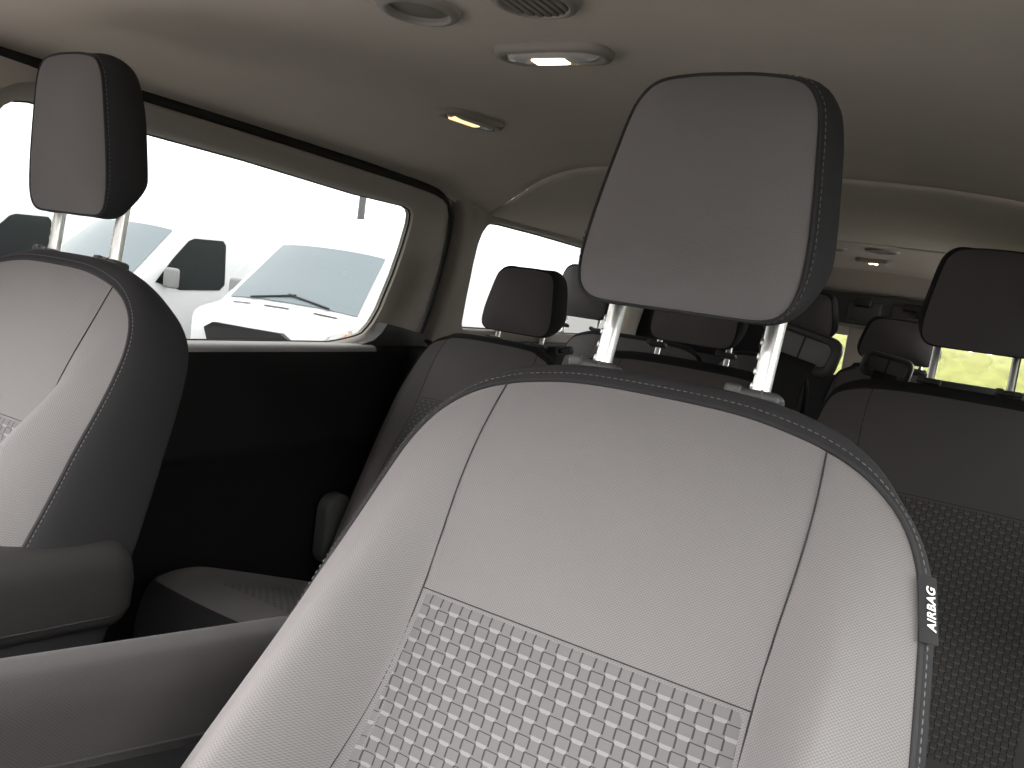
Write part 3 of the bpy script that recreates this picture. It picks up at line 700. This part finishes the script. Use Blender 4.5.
# ------------------------------------------------------------------ outside
mb=MB(); mb.box((0,20,-.80),(140,140,.1),0); mb.build('ground',plain('asphalt',(.22,.215,.21),rough=.95,noise=.15,nscale=3),None,smooth=False,kind='structure')
def make_van(loc,yaw,label,roof=2.45):
    e=empty('parked_van',loc,label,'van','white vans parked outside'); e.rotation_euler=(0,0,yaw)
    def W(x): return .96-.20*(1-min(1,max(0,(x-.26)/.5)))**2.2
    cont=[(.26,.62),(.28,.90),(.32,1.01),(.39,1.08),(.50,1.125),(.68,1.165),(.88,1.205),(.98,1.24),(1.10,1.36),(1.35,1.58),(1.62,1.82),(1.80,1.97),(1.98,2.10),(2.2,2.22),(2.6,roof-.10),(3.1,roof-.02),(3.6,roof),(5.2,roof-.03),(5.45,roof-.12),(5.5,roof-.4)]
    cp=catmull([(a,b,0) for a,b in cont],70)
    def ht(x):
        for i in range(len(cp)-1):
            if cp[i].x<=x<=cp[i+1].x: return lerp(cp[i].y,cp[i+1].y,(x-cp[i].x)/max(1e-6,cp[i+1].x-cp[i].x))
        return cp[-1].y if x>1 else cp[0].y
    def hw(x,z): return W(x)-max(0,z-1.15)*.16-(.05 if z<.45 else 0)
    def top(x,u): zt=ht(x); w=hw(x,zt); return Vector((x+.10*(u)**2,u*w,zt-.05*abs(u)**2.5))
    rows=[]
    for p in cp:
        x,zt=p.x,p.y; zb=.28; row=[]
        zs=[zb,.5,min(.8,zt-.1),min(1.15,zt-.06),lerp(min(1.15,zt-.06),zt-.12 if zt>1.4 else zt-.05,.5),zt-.12 if zt>1.4 else zt-.055]
        xs=.10
        lft=[Vector((x+xs,-hw(x,z),z)) for z in zs]
        us=[-.985,-.9,-.7,-.4,0,.4,.7,.9,.985]
        row=lft+[top(x,u) for u in us]+[Vector((v.x,-v.y,v.z)) for v in reversed(lft)]
        rows.append(row)
    mb=MB(); mb.grid(rows); m=len(rows[0]); mb.f.append(tuple(range(m))); mb.mi.append(0); b=len(mb.v); mb.f.append(tuple(range(b-m,b))); mb.mi.append(0)
    mb.build('body',WHITE,e,angle=50)
    def tpatch(name,mat,xa,xb,ua,ub,lift=.012,n=14):
        mb=MB(); P=[]
        for i in range(n+1):
            t=i/n; x=lerp(xa,xb,t); row=[]
            for j in range(n+1):
                u=lerp(lerp(ua[0],ub[0],t),lerp(ua[1],ub[1],t),j/n); q=top(x,u)
                row.append(q+Vector((-.7,0,.7)).normalized()*lift)
            P.append(row)
        mb.grid(P); return mb.build(name,mat,e)
    tpatch('windscreen',CARG,1.0,1.76,(-.90,.90),(-.86,.86))
    for k,(ua,ub) in enumerate(((-.72,-.42),(-.10,.25),(.45,.72))):
        tpatch('bonnet_vent',GUID,.86,.90,(ua,ub),(ua,ub),.008,4)
    for sg in (-1,1):
        def sp_(x,z,l=.012): return Vector((x+.10,sg*(hw(x,z)+l),z))
        pts=[(1.30,1.22),(1.62,1.56),(1.88,1.80),(1.98,1.84),(2.50,1.86),(2.55,1.80),(2.50,1.25),(2.40,1.17),(1.7,1.14)]
        q=[sp_(a,b_) for a,b_ in pts]; mb=MB(); mb.prism(q,[v-Vector((0,sg*.03,0)) for v in q]); win=mb.build('side_window',CARGD,e,smooth=False)
        # mirror
        mb=MB(); mb.box(sp_(1.42,1.30,.16),(.12,.20,.26),.04,None,3); mb.box(sp_(1.46,1.20,.05),(.06,.14,.06),.02,None,2); mb.build('mirror',GUIDL,e)
        # headlamp
        mb=MB(); hp=[(.30,.86),(.38,1.02),(.66,1.10),(.70,1.04),(.55,.92)]
        q=[Vector((a+.105,sg*(W(a)-.02+.03),b_)) for a,b_ in hp]; r=[Vector((a+.03,sg*(W(a)*.62),b_+.01)) for a,b_ in hp]; mb.prism(q,r); hl=mb.build('headlamp',HLMP,e,smooth=False)
        mb=MB(); mb.box(Vector((.70,sg*(W(.62)+.020),1.03)),(.10,.02,.05),.005); mb.build('indicator',ORNG,hl)
        for wx_ in (.95,4.3):
            mb=MB(); mb.grid([[Vector((wx_+.10+r*math.cos(2*pi*k/32),sg*(.93-d),.33+r*math.sin(2*pi*k/32))) for k in range(32)] for r,d in ((.05,.04),(.19,.05),(.21,.02),(.30,.0),(.33,.03),(.33,.2),(.05,.2))],closed=True); mb.build('wheel',GRIL,e)
    # grille and bumper
    mb=MB(); q=[Vector((-.01,y,z)) for y,z in ((-.44,.70),(.44,.70),(.54,.92),(.42,.99),(-.42,.99),(-.54,.92))]; mb.prism([v+Vector(((.10*(v.y/.9)**2+.255),0,0)) for v in q],[v+Vector((.42,0,0)) for v in q]); g=mb.build('grille',GRIL,e,smooth=False)
    mb=MB(); mb.box((.34,0,.46),(.22,1.66,.30),.09,None,3); mb.build('bumper',GUIDL,e)
    for sg in (-1,1):
        mb=MB(); a=top(1.0,sg*.55); b_=top(1.08,sg*-.05); k=Vector((-.7,0,.7))*.03; mb.tube([a+k,a.lerp(b_,.5)+k,b_+k],.012,6); mb.build('wiper',PLAS,e)
    return e
GUIDL=plain('mirror_grey',(.30,.30,.30),rough=.6); HLMP=plain('headlamp_glass',(.55,.56,.62),rough=.15); ORNG=plain('amber',(.9,.32,.08),rough=.3)
make_van((-5.85,4.9,-.75),R(102),'white van whose windscreen and bonnet fill the side window, by the rear frame')
make_van((-9.25,4.4,-.75),R(96),'white van with dark cab window, behind the driver headrest side of the window')
make_van((-12.7,3.9,-.75),R(96),'white van farthest to the left behind the headrest posts')
make_van((-3.35,10.8,-.75),R(98),'white van beyond the rear quarter window')
# lamp post beyond the vans
POLE=plain('grey_steel',(.09,.09,.09),rough=.6)
lp=empty('lamp_post',(-9.5,10.8,-.75),'grey lamp post standing behind the white van','lamp post')
mb=MB(); mb.tube([(0,0,0),(0,0,.8),(0,0,6)],[.09,.07,.06],12); mb.build('post',POLE,lp)
mb=MB(); mb.tube([(0,0,5.9),(.3,-.1,6.05),(.9,-.3,6.1)],.04,8); mb.box((1.1,-.36,6.08),(.55,.22,.09),.04); mb.build('lamp_head',POLE,lp)
# unseen wall, added ahead of the van to shade the headrests
mb=MB(); mb.box((0,-9.5,2.5),(50,.6,6.3),.02); mb.build('shade_wall',plain('shade_wall_grey',(.13,.125,.12),rough=.9,noise=.1,nscale=2),None,smooth=False,kind='structure')
# unseen dashboard, cowl and bonnet of this van, added to block ground light
mb=MB(); P=[]
for k in range(25):
    x=lerp(-.80,1.02,k/24); P.append([Vector((x,y,z)) for y,z in ((-1.02,.10),(-.98,.45),(-1.00,.70),(-1.05,.83),(-1.12,.88),(-1.30,.90),(-1.62,.90),(-1.95,.84),(-2.35,.68),(-2.45,.50),(-2.45,-.3))])
mb.grid(P); mb.build('dashboard',plain('dash_plastic',(.035,.035,.036),rough=.7),None,kind='structure')
# grassy bank seen through the back doors
mb=MB(); 
mb.grid([[Vector((lerp(-3,6,i/60),lerp(7,16,j/20),-.76+1.72*sm(j/12)+.10*math.sin(i*1.7)*math.sin(j*2.1)+.05*random.random())) for i in range(61)] for j in range(21)])
mb.build('hill',plain('dry_grass',(.22,.225,.07),rough=1,noise=.5,nscale=6),None,kind='structure')

# ------------------------------------------------------------------ world, camera, colour
w=bpy.data.worlds.new('World'); S.world=w; w.use_nodes=True
bg=w.node_tree.nodes['Background']; bg.inputs[0].default_value=(1.0,.985,.97,1); bg.inputs[1].default_value=4.0
M=Matrix(((.853,-.180,.490),(.503,.037,-.863),(.138,.983,.122)))
X=M.col[0].normalized(); Z=(M.col[2]-X*M.col[2].dot(X)).normalized(); Y=Z.cross(X)
cam=bpy.data.cameras.new('Camera'); co=bpy.data.objects.new('Camera',cam); COL.objects.link(co)
m4=Matrix((X,Y,Z)).transposed().to_4x4(); m4.translation=Vector((.7176,-.7359,1.0721)); co.matrix_world=m4
cam.sensor_width=36; cam.lens=803/1024*36; cam.clip_start=.01
S.camera=co
S.view_settings.view_transform='Standard'; S.view_settings.look='None'; S.view_settings.gamma=1; S.view_settings.use_curve_mapping=False
S.view_settings.exposure=1.45
# every root stands at the base of its own thing
bpy.context.view_layer.update()
for o in list(S.objects):
    if o.type=='EMPTY' and o.parent is None and o.location.length<1e-6 and o.children:
        P=[c.matrix_world@Vector(k) for c in o.children_recursive if c.type=='MESH' for k in c.bound_box]
        lo=[min(p[i] for p in P) for i in range(3)]; hi=[max(p[i] for p in P) for i in range(3)]
        rebase(o,((lo[0]+hi[0])/2,(lo[1]+hi[1])/2,lo[2]))
